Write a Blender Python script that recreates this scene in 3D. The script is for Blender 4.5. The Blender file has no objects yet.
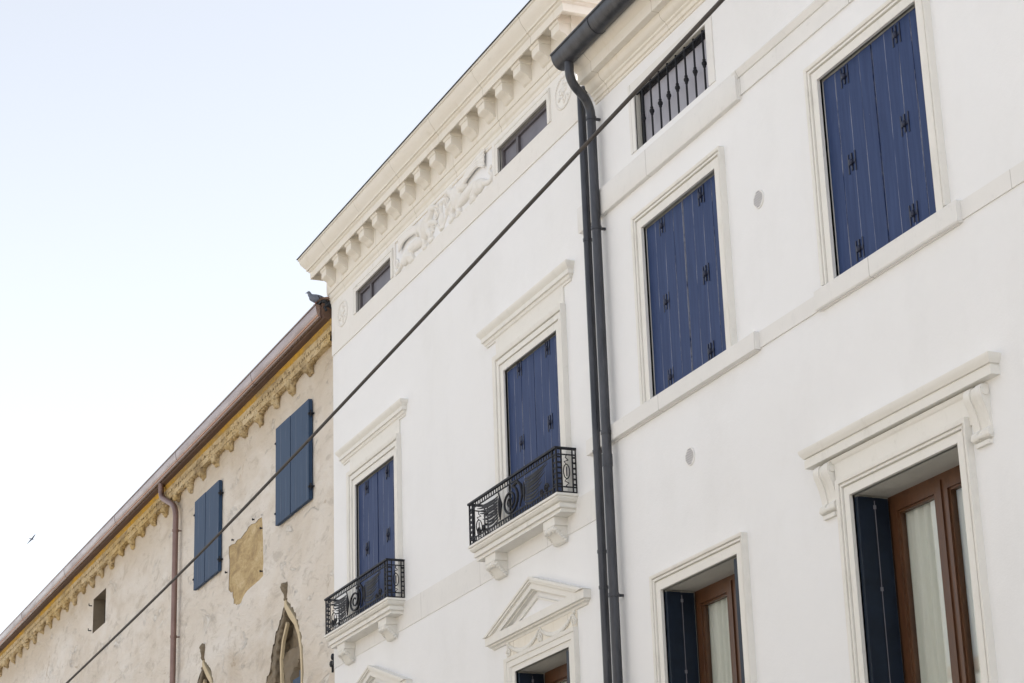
import bpy, bmesh, math, random
from mathutils import Vector, Matrix, noise
from mathutils.geometry import tessellate_polygon
random.seed(11)
rad = math.radians
S = bpy.context.scene
COL = S.collection

# ------------------------------------------------------------------ camera
PITCH, ROLL, YAW = rad(19.03), rad(1.91), rad(23.57)
cd = bpy.data.cameras.new("camera")
cam = bpy.data.objects.new("camera", cd)
COL.objects.link(cam)
cd.sensor_width = 36.0
cd.lens = 2182.0 / 1024 * 36
cd.clip_start, cd.clip_end = 0.1, 3000
Fh = Vector((-math.cos(YAW), math.sin(YAW), 0)); Rh = Vector((math.sin(YAW), math.cos(YAW), 0)); Up = Vector((0, 0, 1))
fw = Fh * math.cos(PITCH) + Up * math.sin(PITCH)
up = Up * math.cos(PITCH) - Fh * math.sin(PITCH)
r_ = Rh * math.cos(ROLL) + up * -math.sin(ROLL)
u_ = Rh * math.sin(ROLL) + up * math.cos(ROLL)
M3 = Matrix((r_, u_, -fw)).transposed()
cam.matrix_world = Matrix.Translation((0, -9.0, 1.6)) @ M3.to_4x4()
S.camera = cam
S.render.resolution_x, S.render.resolution_y = 1024, 683

# ------------------------------------------------------------------ world, sun, exposure
SUN_ELEV, SUN_AZ = rad(50), rad(30)      # azimuth from +Y towards +X (the sun stands behind the houses)
w = bpy.data.worlds.new("World"); S.world = w; w.use_nodes = True
nt = w.node_tree; nt.nodes.clear()
sky = nt.nodes.new("ShaderNodeTexSky"); sky.sky_type = 'NISHITA'; sky.sun_disc = False
sky.sun_elevation = SUN_ELEV; sky.sun_rotation = SUN_AZ
sky.altitude = 0; sky.air_density = 1.0; sky.dust_density = 2.0; sky.ozone_density = 1.0
bg = nt.nodes.new("ShaderNodeBackground"); bg.inputs[1].default_value = 0.13
wo = nt.nodes.new("ShaderNodeOutputWorld")
hs = nt.nodes.new("ShaderNodeHueSaturation"); hs.inputs['Saturation'].default_value = 0.3   # thin milky haze over the blue
nt.links.new(sky.outputs[0], hs.inputs['Color']); nt.links.new(hs.outputs[0], bg.inputs[0]); nt.links.new(bg.outputs[0], wo.inputs[0])
sd = bpy.data.lights.new("sun", 'SUN'); sd.energy = 4.7; sd.angle = rad(0.5); sd.color = (1, .975, .94)
sun = bpy.data.objects.new("sun", sd); COL.objects.link(sun)
sdir = Vector((math.sin(SUN_AZ) * math.cos(SUN_ELEV), math.cos(SUN_AZ) * math.cos(SUN_ELEV), math.sin(SUN_ELEV)))
sun.rotation_euler = sdir.to_track_quat('Z', 'Y').to_euler()
sun.location = (0, 30, 40)
S.view_settings.view_transform = 'Standard'; S.view_settings.look = 'None'
S.view_settings.gamma = 1; S.view_settings.exposure = 1.24
S.render.engine = 'CYCLES'
S.cycles.max_bounces = 8; S.cycles.diffuse_bounces = 5

# ------------------------------------------------------------------ materials
def lin(c):
    return tuple(((v / 255) / 12.92 if v / 255 <= .04045 else ((v / 255 + .055) / 1.055) ** 2.4) for v in c) + (1,)

class N:
    def __init__(s, name):
        s.m = bpy.data.materials.new(name); s.m.use_nodes = True
        s.t = s.m.node_tree; s.b = s.t.nodes["Principled BSDF"]
        s.co = s.t.nodes.new("ShaderNodeTexCoord").outputs['Object']
    def new(s, k, **kw):
        n = s.t.nodes.new(k)
        for a, v in kw.items(): setattr(n, a, v)
        return n
    def link(s, a, b): s.t.links.new(a, b)
    def map(s, sc=(1, 1, 1), rot=(0, 0, 0)):
        n = s.new("ShaderNodeMapping"); n.inputs['Scale'].default_value = sc; n.inputs['Rotation'].default_value = rot
        s.link(s.co, n.inputs[0]); return n.outputs[0]
    def noise(s, scale, detail=4, rough=.55, vec=None, dist=0):
        n = s.new("ShaderNodeTexNoise"); n.inputs['Scale'].default_value = scale; n.inputs['Detail'].default_value = detail
        n.inputs['Roughness'].default_value = rough; n.inputs['Distortion'].default_value = dist
        s.link(vec if vec is not None else s.co, n.inputs['Vector']); return n.outputs['Fac']
    def ramp(s, fac, stops):
        n = s.new("ShaderNodeValToRGB"); e = n.color_ramp.elements
        e[0].position, e[0].color = stops[0][0], stops[0][1] if len(stops[0][1]) == 4 else (*stops[0][1], 1)
        e[1].position, e[1].color = stops[-1][0], stops[-1][1]
        for p, c in stops[1:-1]:
            x = e.new(p); x.color = c
        s.link(fac, n.inputs[0]); return n.outputs[0]
    def rng(s, fac, a, b, c=0., d=1.):
        n = s.new("ShaderNodeMapRange"); s.link(fac, n.inputs[0])
        for i, v in enumerate((a, b, c, d)): n.inputs[i + 1].default_value = v
        return n.outputs[0]
    def mix(s, fac, a, b, mode='MIX'):
        n = s.new("ShaderNodeMix", data_type='RGBA', blend_type=mode)
        for i, v in ((0, fac), (6, a), (7, b)):
            if hasattr(v, 'is_linked') or isinstance(v, bpy.types.NodeSocket): s.link(v, n.inputs[i])
            else: n.inputs[i].default_value = v
        return n.outputs[2]
    def math(s, op, a, b=None):
        n = s.new("ShaderNodeMath", operation=op)
        for i, v in enumerate((a, b)):
            if v is None: continue
            if isinstance(v, bpy.types.NodeSocket): s.link(v, n.inputs[i])
            else: n.inputs[i].default_value = v
        return n.outputs[0]
    def bump(s, h, strength=.3, dist=.01, bevel=0):
        n = s.new("ShaderNodeBump"); n.inputs['Strength'].default_value = strength; n.inputs['Distance'].default_value = dist
        s.link(h, n.inputs['Height'])
        if bevel:
            bv = s.new("ShaderNodeBevel", samples=4); bv.inputs['Radius'].default_value = bevel
            s.link(bv.outputs[0], n.inputs['Normal'])
        s.link(n.outputs[0], s.b.inputs['Normal'])
    def out(s, col=None, rough=None, metal=None, spec=None):
        for k, v in (('Base Color', col), ('Roughness', rough), ('Metallic', metal), ('Specular IOR Level', spec)):
            if v is None: continue
            if isinstance(v, bpy.types.NodeSocket): s.link(v, s.b.inputs[k])
            else: s.b.inputs[k].default_value = v
        return s.m

def mat_plaster(name, base, tint, amt=1.0):
    n = N(name)
    big = n.noise(.35, 5, .6); mid = n.noise(2.2, 6, .6); st = n.noise(1.0, 6, .65, n.map((.9, 1, .55)))
    fine = n.noise(60, 3, .6)
    c = n.mix(n.rng(big, .35, .7, 0, .55 * amt), base, tint)
    c = n.mix(n.rng(st, .5, .7, 0, .26 * amt), c, (tint[0] * .86, tint[1] * .86, tint[2] * .85, 1))
    c = n.mix(n.rng(mid, .55, .75, 0, .25 * amt), c, (base[0] * 1.04, base[1] * 1.04, base[2] * 1.04, 1))
    h = n.math('ADD', n.math('MULTIPLY', mid, 2.0), n.math('MULTIPLY', fine, .35))
    n.bump(h, .35, .012)
    return n.out(c, .9, 0, .25)

def mat_stone(name, base, dark, stain, bevel=.003, amt=1.0, joint=0):
    n = N(name)
    a = n.noise(1.3, 6, .65); b = n.noise(9, 6, .7); d = n.noise(3.0, 6, .7, n.map((1.4, 1, .5)))
    f = n.noise(80, 3, .6)
    c = n.mix(n.rng(a, .35, .7, 0, .7 * amt), base, dark)
    c = n.mix(n.rng(d, .56, .72, 0, .55 * amt), c, stain)
    c = n.mix(n.rng(b, .6, .8, 0, .4 * amt), c, (stain[0] * .8, stain[1] * .8, stain[2] * .8, 1))
    if joint:
        sep = n.new("ShaderNodeSeparateXYZ"); n.link(n.co, sep.inputs[0])
        fx = n.math('ABSOLUTE', n.math('SUBTRACT', n.math('MODULO', n.math('ADD', sep.outputs[0], 60.3), joint), joint / 2))
        jl = n.math('MULTIPLY', n.rng(fx, .003, .006, 1, 0), n.rng(a, .4, .6, .3, .8))
        c = n.mix(jl, c, (stain[0] * .5, stain[1] * .48, stain[2] * .45, 1))
    n.bump(n.math('ADD', b, n.math('MULTIPLY', f, .4)), .4, .008, bevel)
    return n.out(c, .85, 0, .3)

def mat_old(name):
    n = N(name)
    iso = n.map((.45, 1, 1))
    a = n.noise(.4, 7, .65, iso, .6); b = n.noise(1.4, 8, .7, iso, .5); c3 = n.noise(3.6, 8, .72, iso, .5); f = n.noise(45, 4, .7)
    st = n.noise(1.1, 6, .65, iso)
    c = n.ramp(a, [(.32, lin((226, 221, 214))), (.5, lin((219, 211, 200))), (.68, lin((206, 195, 180)))])
    c = n.mix(n.rng(b, .52, .68, 0, .7), c, lin((228, 223, 216)))
    c = n.mix(n.rng(st, .54, .7, 0, .65), c, lin((190, 176, 158)))
    c = n.mix(n.rng(c3, .53, .62, 0, .55), c, lin((184, 175, 163)))
    flake = n.rng(n.noise(2.6, 8, .75, iso, .8), .60, .62, 0, 1)
    c = n.mix(n.math('MULTIPLY', flake, .75), c, lin((228, 224, 218)))
    scar = n.rng(n.noise(1.1, 8, .72, iso, 1.2), .64, .66, 0, .6)
    c = n.mix(scar, c, lin((176, 158, 134)))
    # dirtier band under the eaves: rain and lime stains that stay where they are
    sep = n.new("ShaderNodeSeparateXYZ"); n.link(n.co, sep.inputs[0])
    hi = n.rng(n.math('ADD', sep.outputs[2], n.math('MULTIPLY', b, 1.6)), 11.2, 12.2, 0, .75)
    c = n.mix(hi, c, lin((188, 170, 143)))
    h = n.math('ADD', n.math('MULTIPLY', b, 2.5), n.math('ADD', c3, n.math('MULTIPLY', f, .35)))
    h = n.math('ADD', h, n.math('MULTIPLY', flake, -.35))
    n.bump(h, .8, .04)
    return n.out(c, .93, 0, .15)

def mat_blue(name, base, hi, seam=.186, wear=.95):
    n = N(name)
    sep = n.new("ShaderNodeSeparateXYZ"); n.link(n.co, sep.inputs[0])
    fx = n.math('ABSOLUTE', n.math('SUBTRACT', n.math('MODULO', n.math('ADD', sep.outputs[0], 10 * seam + seam / 2), seam), seam / 2))
    wob = n.noise(1.7, 5, .7, n.map((30, 1, 1)))
    line = n.rng(n.math('ADD', fx, n.math('MULTIPLY', n.noise(9, 3), .003)), .0052, .0078, 1, 0)
    m = n.math('MULTIPLY', line, n.rng(wob, .44, .56, 0, wear))
    v = n.noise(3, 5, .6, n.map((8, 1, .5))); k = n.noise(38, 4, .7, n.map((1, 1, .35)))
    c = n.mix(n.rng(v, .3, .7, 0, 1), base, hi)
    c = n.mix(n.rng(k, .70, .76, 0, .6), c, lin((120, 130, 155)))
    c = n.mix(m, c, lin((186, 188, 196)))
    n.bump(n.math('ADD', k, v), .25, .004)
    return n.out(c, .6, 0, .2)

def mat_simple(name, c1, c2, rough=.5, metal=0, scale=4, spec=.5, bstr=.15, bdist=.004, stretch=(1, 1, 1)):
    n = N(name)
    a = n.noise(scale, 6, .65, n.map(stretch)); b = n.noise(scale * 9, 4, .6)
    c = n.mix(n.rng(a, .35, .68, 0, 1), c1, c2)
    n.bump(n.math('ADD', a, n.math('MULTIPLY', b, .4)), bstr, bdist)
    r = n.rng(a, .3, .7, max(0, rough - .1), min(1, rough + .1))
    return n.out(c, r, metal, spec)

M = {}
M['plaster'] = mat_plaster('white_plaster', (.81, .815, .825, 1), (.77, .77, .765, 1))
M['band'] = mat_stone('pale_stone_band', (.765, .755, .735, 1), (.71, .705, .685, 1), (.63, .63, .62, 1), 0, 1.1, 1.83)
M['stone'] = mat_stone('cream_stone', (.77, .755, .715, 1), (.73, .715, .67, 1), (.61, .595, .545, 1))
M['warm'] = mat_stone('warm_stone', (.77, .735, .665, 1), (.74, .695, .61, 1), (.64, .575, .46, 1), joint=1.37)
M['relief'] = mat_stone('relief_stone', (.79, .775, .745, 1), (.76, .74, .70, 1), (.66, .63, .57, 1), 0)
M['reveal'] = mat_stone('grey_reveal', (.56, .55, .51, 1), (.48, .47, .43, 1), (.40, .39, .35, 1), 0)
M['old'] = mat_old('weathered_plaster')
def mat_oldstone():
    n = N('ochre_stone')
    v = n.map((.5, 1, 1)); a = n.noise(2.2, 7, .7, v); b = n.noise(13, 6, .75, n.map((.6, 1, 1))); y = n.noise(.5, 5, .7, v)
    c = n.ramp(a, [(.36, lin((208, 190, 156))), (.5, lin((194, 172, 132))), (.64, lin((158, 138, 106)))])
    c = n.mix(n.rng(y, .5, .6, 0, .45), c, lin((194, 162, 92)))
    c = n.mix(n.rng(b, .52, .62, 0, .7), c, lin((118, 98, 72)))
    n.bump(n.math('ADD', b, n.math('MULTIPLY', a, .5)), .9, .03); return n.out(c, .92, 0, .15)
M['oldstone'] = mat_oldstone()
def mat_strip():
    n = N('patchy_yellow_strip')
    a = n.noise(.9, 6, .7, n.map((.7, 4, 4))); b = n.noise(14, 5, .7)
    c = n.ramp(a, [(.40, lin((196, 150, 46))), (.5, lin((176, 140, 70))), (.6, lin((150, 126, 84)))])
    c = n.mix(n.rng(b, .5, .7, 0, .6), c, lin((120, 96, 56)))
    n.bump(n.math('ADD', a, b), .6, .02); return n.out(c, .9, 0, .2)
M['foam'] = mat_strip()
def mat_patch():
    n = N('rough_ochre_patch'); v = n.map((.45, 1, 1))
    a = n.noise(3.0, 8, .75, v, .6); b = n.noise(16, 6, .75, v)
    c = n.ramp(a, [(.36, lin((206, 188, 152))), (.5, lin((186, 164, 124))), (.64, lin((154, 134, 104)))])
    c = n.mix(n.rng(b, .52, .66, 0, .6), c, lin((150, 124, 86)))
    n.bump(n.math('ADD', a, n.math('MULTIPLY', b, .5)), 1, .03); return n.out(c, .95, 0, .1)
M['patch'] = mat_patch()
M['ruin'] = mat_stone('grey_rubble', lin((134, 122, 104)), lin((108, 98, 84)), lin((70, 62, 54)), 0)
M['ogee'] = mat_stone('ogee_stone', lin((205, 190, 160)), lin((190, 172, 140)), lin((150, 134, 108)), 0)
M['blue'] = mat_blue('blue_paint', lin((42, 57, 93)), lin((54, 71, 110)), wear=.6)
M['greyblue'] = mat_blue('grey_blue_paint', lin((42, 62, 88)), lin((52, 74, 102)), .24, .3)
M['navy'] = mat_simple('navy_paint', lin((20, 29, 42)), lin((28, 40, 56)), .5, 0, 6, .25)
M['iron'] = mat_simple('black_iron', (.007, .008, .011, 1), (.016, .017, .023, 1), .6, 0, 12, .3)
M['hinge'] = mat_simple('dark_blue_iron', (.014, .018, .036, 1), (.026, .034, .07, 1), .45, .2, 20)
M['zinc'] = mat_simple('dark_zinc', (.035, .037, .044, 1), (.08, .083, .095, 1), .42, .45, 3, stretch=(3, 3, .6))
M['copper'] = mat_simple('aged_copper', (.30, .225, .205, 1), (.22, .155, .135, 1), .25, .85, 2, stretch=(.6, 3, 3))
M['copperd'] = mat_simple('brown_copper', (.20, .13, .11, 1), (.28, .19, .17, 1), .45, .7, 3)
M['wood'] = mat_simple('brown_wood', lin((74, 46, 28)), lin((94, 62, 40)), .4, 0, 5, stretch=(6, 6, .7))
M['lip_highlight'] = mat_simple('copper_highlight', (.62, .33, .20, 1), (.48, .25, .16, 1), .35, .8, 3)  # highlight of the gutter's lower lip put into a copper colour
M['brown'] = mat_simple('brown_board', lin((84, 62, 50)), lin((104, 80, 64)), .75, 0, 3, stretch=(.4, 4, 4))
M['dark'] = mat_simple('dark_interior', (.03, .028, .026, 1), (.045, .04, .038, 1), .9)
M['room'] = mat_simple('room_plaster', (.35, .33, .30, 1), (.40, .38, .35, 1), .9)
M['grey'] = mat_simple('grey_pane', lin((160, 160, 170)), lin((174, 174, 184)), .55, 0, 2)
M['greyd'] = mat_simple('grey_frame', lin((100, 99, 108)), lin((120, 119, 128)), .6, 0, 3)
M['greyd2'] = mat_simple('taupe_frame', lin((84, 80, 84)), lin((100, 96, 100)), .6, 0, 3)
M['cable'] = mat_simple('cable_rubber', (.035, .03, .028, 1), (.07, .06, .055, 1), .7, 0, 5)
M['tile'] = mat_simple('roof_tile', lin((112, 92, 82)), lin((138, 114, 100)), .85, 0, 3)
M['roofdark'] = mat_simple('roof_edge_metal', (.03, .033, .04, 1), (.06, .065, .075, 1), .5, .5, 5)
M['vent'] = mat_simple('vent_plastic', (.76, .75, .73, 1), (.79, .78, .76, 1), .6)
M['ground'] = mat_stone('paving', (.25, .24, .225, 1), (.21, .20, .19, 1), (.17, .165, .155, 1), 0)
M['opp'] = mat_plaster('opposite_plaster', lin((190, 180, 162)), lin((176, 164, 144)))
M['white'] = mat_simple('white_trim', (.78, .77, .74, 1), (.82, .81, .78, 1), .7)
M['pigeon'] = mat_simple('grey_feather', lin((92, 100, 116)), lin((120, 126, 140)), .7, 0, 25)
M['pigeond'] = mat_simple('dark_feather', lin((48, 54, 66)), lin((66, 72, 86)), .6, 0, 25)
M['leg'] = mat_simple('red_leg', lin((160, 80, 70)), lin((170, 92, 80)), .6)
def mat_curtain():
    n = N('curtain_cloth')
    a = n.noise(2, 4, .6, n.map((14, 1, .4)))
    c = n.mix(n.rng(a, .3, .7), (.93, .95, .92, 1), (.84, .87, .84, 1))
    n.link(c, n.b.inputs['Base Color']); n.b.inputs['Roughness'].default_value = .9
    tr = n.new("ShaderNodeBsdfTranslucent"); n.link(c, tr.inputs[0])
    mx = n.new("ShaderNodeMixShader"); mx.inputs[0].default_value = .02
    o = n.t.nodes['Material Output']
    n.link(n.b.outputs[0], mx.inputs[1]); n.link(tr.outputs[0], mx.inputs[2]); n.link(mx.outputs[0], o.inputs[0])
    return n.m
M['curtain'] = mat_curtain()
def mat_glass():
    n = N('window_glass')
    g = n.new("ShaderNodeBsdfGlossy"); g.inputs['Roughness'].default_value = .01
    t = n.new("ShaderNodeBsdfTransparent"); t.inputs[0].default_value = (.97, .985, .98, 1)
    fr = n.new("ShaderNodeFresnel"); fr.inputs[0].default_value = 1.75
    bp = n.new("ShaderNodeBump"); bp.inputs['Strength'].default_value = .05; bp.inputs['Distance'].default_value = .01
    n.link(n.noise(2.5, 1), bp.inputs['Height']); n.link(bp.outputs[0], g.inputs['Normal'])
    mx = n.new("ShaderNodeMixShader"); n.link(fr.outputs[0], mx.inputs[0])
    n.link(t.outputs[0], mx.inputs[1]); n.link(g.outputs[0], mx.inputs[2])
    n.link(mx.outputs[0], n.t.nodes['Material Output'].inputs[0]); return n.m
M['glass'] = mat_glass()

# ------------------------------------------------------------------ mesh builder
class MB:
    def __init__(s): s.v = []; s.f = []; s.mi = []; s.cm = 0
    def add(s, vs, fs):
        o = len(s.v); s.v += [tuple(p) for p in vs]; s.f += [tuple(i + o for i in f) for f in fs]; s.mi += [s.cm] * len(fs); return s
    def box(s, x0, x1, y0, y1, z0, z1):
        return s.add([(x, y, z) for x in (x0, x1) for y in (y0, y1) for z in (z0, z1)],
                     [(0, 1, 3, 2), (4, 6, 7, 5), (0, 4, 5, 1), (2, 3, 7, 6), (0, 2, 6, 4), (1, 5, 7, 3)])
    def prism_x(s, prof, x0, x1):      # prof = [(y,z)]
        n = len(prof)
        s.add([(x0, y, z) for y, z in prof] + [(x1, y, z) for y, z in prof],
              [(i, (i + 1) % n, n + (i + 1) % n, n + i) for i in range(n)])
        tr = tessellate_polygon([[Vector((y, z, 0)) for y, z in prof]])
        s.add([(x0, y, z) for y, z in prof], [tuple(t) for t in tr]); s.add([(x1, y, z) for y, z in prof], [tuple(t) for t in tr])
        return s
    def poly_y(s, poly, y0, y1):       # poly = [(x,z)]
        n = len(poly)
        s.add([(x, y0, z) for x, z in poly] + [(x, y1, z) for x, z in poly],
              [(i, (i + 1) % n, n + (i + 1) % n, n + i) for i in range(n)])
        tr = tessellate_polygon([[Vector((x, z, 0)) for x, z in poly]])
        s.add([(x, y0, z) for x, z in poly], [tuple(t) for t in tr]); s.add([(x, y1, z) for x, z in poly], [tuple(t) for t in tr])
        return s
    def mitre(s, x0, x1, prof, yb=.03, yl=None, yr=None):   # prof = [(d,z)] top to bottom, returned at both ends
        yl = yb if yl is None else yl; yr = yb if yr is None else yr
        n = len(prof); vs = []
        for d, z in prof: vs += [(x0 - d, yl, z), (x0 - d, -d, z), (x1 + d, -d, z), (x1 + d, yr, z)]
        fs = []
        for i in range(n - 1):
            for k in range(3): fs.append((4 * i + k, 4 * i + k + 1, 4 * i + 5 + k, 4 * i + 4 + k))
        s.add(vs, fs)
        for i in (0, n - 1): s.add([vs[4 * i + k] for k in range(4)], [(0, 1, 2, 3)])
        return s
    def usweep(s, x0, x1, zb, zt, prof, yb=.02, close_bottom=False):      # prof = [(w,d)] from the opening outwards
        vs = []
        pr = [(prof[0][0], -yb)] + list(prof) + [(prof[-1][0], -yb)]
        for wd, d in pr: vs += [(x0 - wd, -d, zb), (x0 - wd, -d, zt + wd), (x1 + wd, -d, zt + wd), (x1 + wd, -d, zb)]
        fs = []
        for i in range(len(pr) - 1):
            for k in range(3): fs.append((4 * i + k, 4 * i + k + 1, 4 * i + 5 + k, 4 * i + 4 + k))
        s.add(vs, fs)
        for k in (0, 3):
            pl = [vs[4 * i + k] for i in range(len(pr))]
            s.add(pl, [tuple(range(len(pl)))])
        return s
    def tube(s, pts, r, n=8, fy=1.0, cap=True):
        pts = [Vector(p) for p in pts]; m = len(pts)
        rs = r if isinstance(r, (list, tuple)) else [r] * m
        vs = []; prev = None
        for i, p in enumerate(pts):
            t = (pts[min(i + 1, m - 1)] - pts[max(i - 1, 0)])
            if t.length < 1e-9: t = Vector((0, 0, 1))
            t.normalize()
            a = prev - t * prev.dot(t) if prev is not None else (Vector((0, 1, 0)) if abs(t.y) < .9 else Vector((1, 0, 0)))
            a = (a - t * a.dot(t)).normalized(); b = t.cross(a); prev = a
            for k in range(n):
                q = 2 * math.pi * k / n; o = a * math.cos(q) * rs[i] + b * math.sin(q) * rs[i]
                o.y *= fy; vs.append(p + o)
        fs = [(i * n + k, i * n + (k + 1) % n, (i + 1) * n + (k + 1) % n, (i + 1) * n + k) for i in range(m - 1) for k in range(n)]
        if cap: fs += [tuple(range(n)), tuple(range((m - 1) * n, m * n))]
        return s.add(vs, fs)
    def ell(s, c, r, rot=None, nu=10, nv=7):
        R = rot or Matrix.Identity(3); c = Vector(c); vs = [c + R @ Vector((0, 0, r[2]))]
        for i in range(1, nv):
            a = math.pi * i / nv
            for k in range(nu):
                b = 2 * math.pi * k / nu
                vs.append(c + R @ Vector((r[0] * math.sin(a) * math.cos(b), r[1] * math.sin(a) * math.sin(b), r[2] * math.cos(a))))
        vs.append(c + R @ Vector((0, 0, -r[2]))); fs = []
        for k in range(nu): fs.append((0, 1 + k, 1 + (k + 1) % nu))
        for i in range(nv - 2):
            for k in range(nu):
                a = 1 + i * nu; fs.append((a + k, a + (k + 1) % nu, a + nu + (k + 1) % nu, a + nu + k))
        a = 1 + (nv - 2) * nu; L = len(vs) - 1
        for k in range(nu): fs.append((a + k, L, a + (k + 1) % nu))
        return s.add(vs, fs)

WL = {}
def obj(name, mb, mat, parent=None, origin=None, label=None, ang=35):
    O = Vector(origin) if origin is not None else (WL[parent.name] if parent else Vector((0, 0, 0)))
    me = bpy.data.meshes.new(name)
    me.from_pydata([Vector(p) - O for p in mb.v], [], mb.f)
    mats = mat if isinstance(mat, (list, tuple)) else [mat]
    for k in mats: me.materials.append(M[k])
    if len(mats) > 1: me.polygons.foreach_set('material_index', mb.mi)
    bm = bmesh.new(); bm.from_mesh(me)
    bmesh.ops.remove_doubles(bm, verts=bm.verts, dist=1e-5)
    bmesh.ops.recalc_face_normals(bm, faces=bm.faces)
    for f in bm.faces: f.smooth = True
    for e in bm.edges:
        e.smooth = len(e.link_faces) == 2 and e.calc_face_angle(3.2) < rad(ang)
    bm.to_mesh(me); bm.free()
    o = bpy.data.objects.new(name, me); COL.objects.link(o)
    if parent: o.parent = parent; o.location = O - WL[parent.name]
    else: o.location = O
    WL[o.name] = O
    if label: o['label'] = label
    return o
def thing(name, label, cat, loc):
    o = bpy.data.objects.new(name, None); COL.objects.link(o); o.location = loc; WL[o.name] = Vector(loc)
    o['label'] = label; o['category'] = cat; return o
def tag(o, label, cat): o['label'] = label; o['category'] = cat; return o
def dup(o, offset, parent=None):
    c = o.copy(); COL.objects.link(c); p = parent or o.parent; c.parent = p
    W = WL[o.name] + Vector(offset); WL[c.name] = W; c.location = W - WL[p.name]
    for ch in list(o.children): dup(ch, offset, c)
    return c
def remesh(o, vox, sm=2):
    m = o.modifiers.new('remesh', 'REMESH'); m.mode = 'VOXEL'; m.voxel_size = vox; m.use_smooth_shade = True
    if sm: k = o.modifiers.new('smooth', 'SMOOTH'); k.iterations = sm; k.factor = .5

def wall_mesh(x0, x1, z0, z1, y, holes):
    """front face with openings; holes = [(polygon[(x,z)], depth, closed_back)]"""
    mb = MB()
    loops = [[(x0, z0), (x1, z0), (x1, z1), (x0, z1)]] + [h[0] for h in holes]
    flat = [p for l in loops for p in l]
    tr = tessellate_polygon([[Vector((x, z, 0)) for x, z in l] for l in loops])
    mb.add([(x, y, z) for x, z in flat], [tuple(t) for t in tr])
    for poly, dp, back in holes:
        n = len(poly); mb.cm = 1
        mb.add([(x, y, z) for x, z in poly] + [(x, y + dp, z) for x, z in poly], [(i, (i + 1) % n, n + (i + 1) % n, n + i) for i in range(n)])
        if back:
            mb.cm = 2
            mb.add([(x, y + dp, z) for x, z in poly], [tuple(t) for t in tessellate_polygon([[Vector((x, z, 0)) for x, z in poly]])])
        mb.cm = 0
    return mb
def rect(x0, x1, z0, z1): return [(x0, z0), (x1, z0), (x1, z1), (x0, z1)]

# ================================================================== SETTING
g = MB().box(-400, 400, -400, 400, -.3, 0); o = obj('ground', g, 'ground'); o['kind'] = 'structure'

# ================================================================== window pieces
HINGE = None
def hinge_mb(x, y, z):
    mb = MB()
    mb.box(x - .058, x - .044, y - .006, y + .01, z - .085, z + .085)
    mb.box(x + .044, x + .058, y - .006, y + .01, z - .085, z + .085)
    mb.box(x - .058, x + .058, y - .008, y + .01, z - .014, z + .014)
    mb.box(x - .009, x + .009, y - .010, y + .01, z - .07, z + .08)
    mb.ell((x, y - .012, z), (.022, .022, .03))
    return mb
def leaf(parent, xa, xb, za, zb, y, mat='blue', pitch=.186, th=.035, name='shutter_leaf', ragged=True):
    mb = MB(); x = xa
    while x < xb - .02:
        e = min(x + pitch, xb); dy = random.uniform(-.0025, .0025)
        zl = za + (random.uniform(-.008, .012) if ragged else 0)
        mb.box(x + .002, e - .002, y + dy, y + th, zl, zb); x = e
    mb.box(xa + .01, xb - .01, y + .012, y + th + .01, za + .02, zb - .02)
    return obj(name, mb, mat, parent, origin=(xa, y, za))
def shut_pair(parent, x0, x1, z0, z1, y, hz, mat='blue'):
    xm = (x0 + x1) / 2
    leaf(parent, x0 - .004, xm - .004, z0, z1 - .012, y, mat)
    leaf(parent, xm + .004, x1 + .004, z0, z1 - .008, y + .003, mat)
    for z in hz:
        for x in (x0 + .33, xm + .37):
            obj('shutter_hook', hinge_mb(x, y, z + random.uniform(-.01, .01)), 'hinge', parent, origin=(x, y, z))
SUR = [(0, .030), (.082, .030), (.084, .014), (.094, .014), (.096, .042), (.112, .046), (.114, .028), (.124, .028), (.126, .05), (.138, .058), (.152, .06)]
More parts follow.
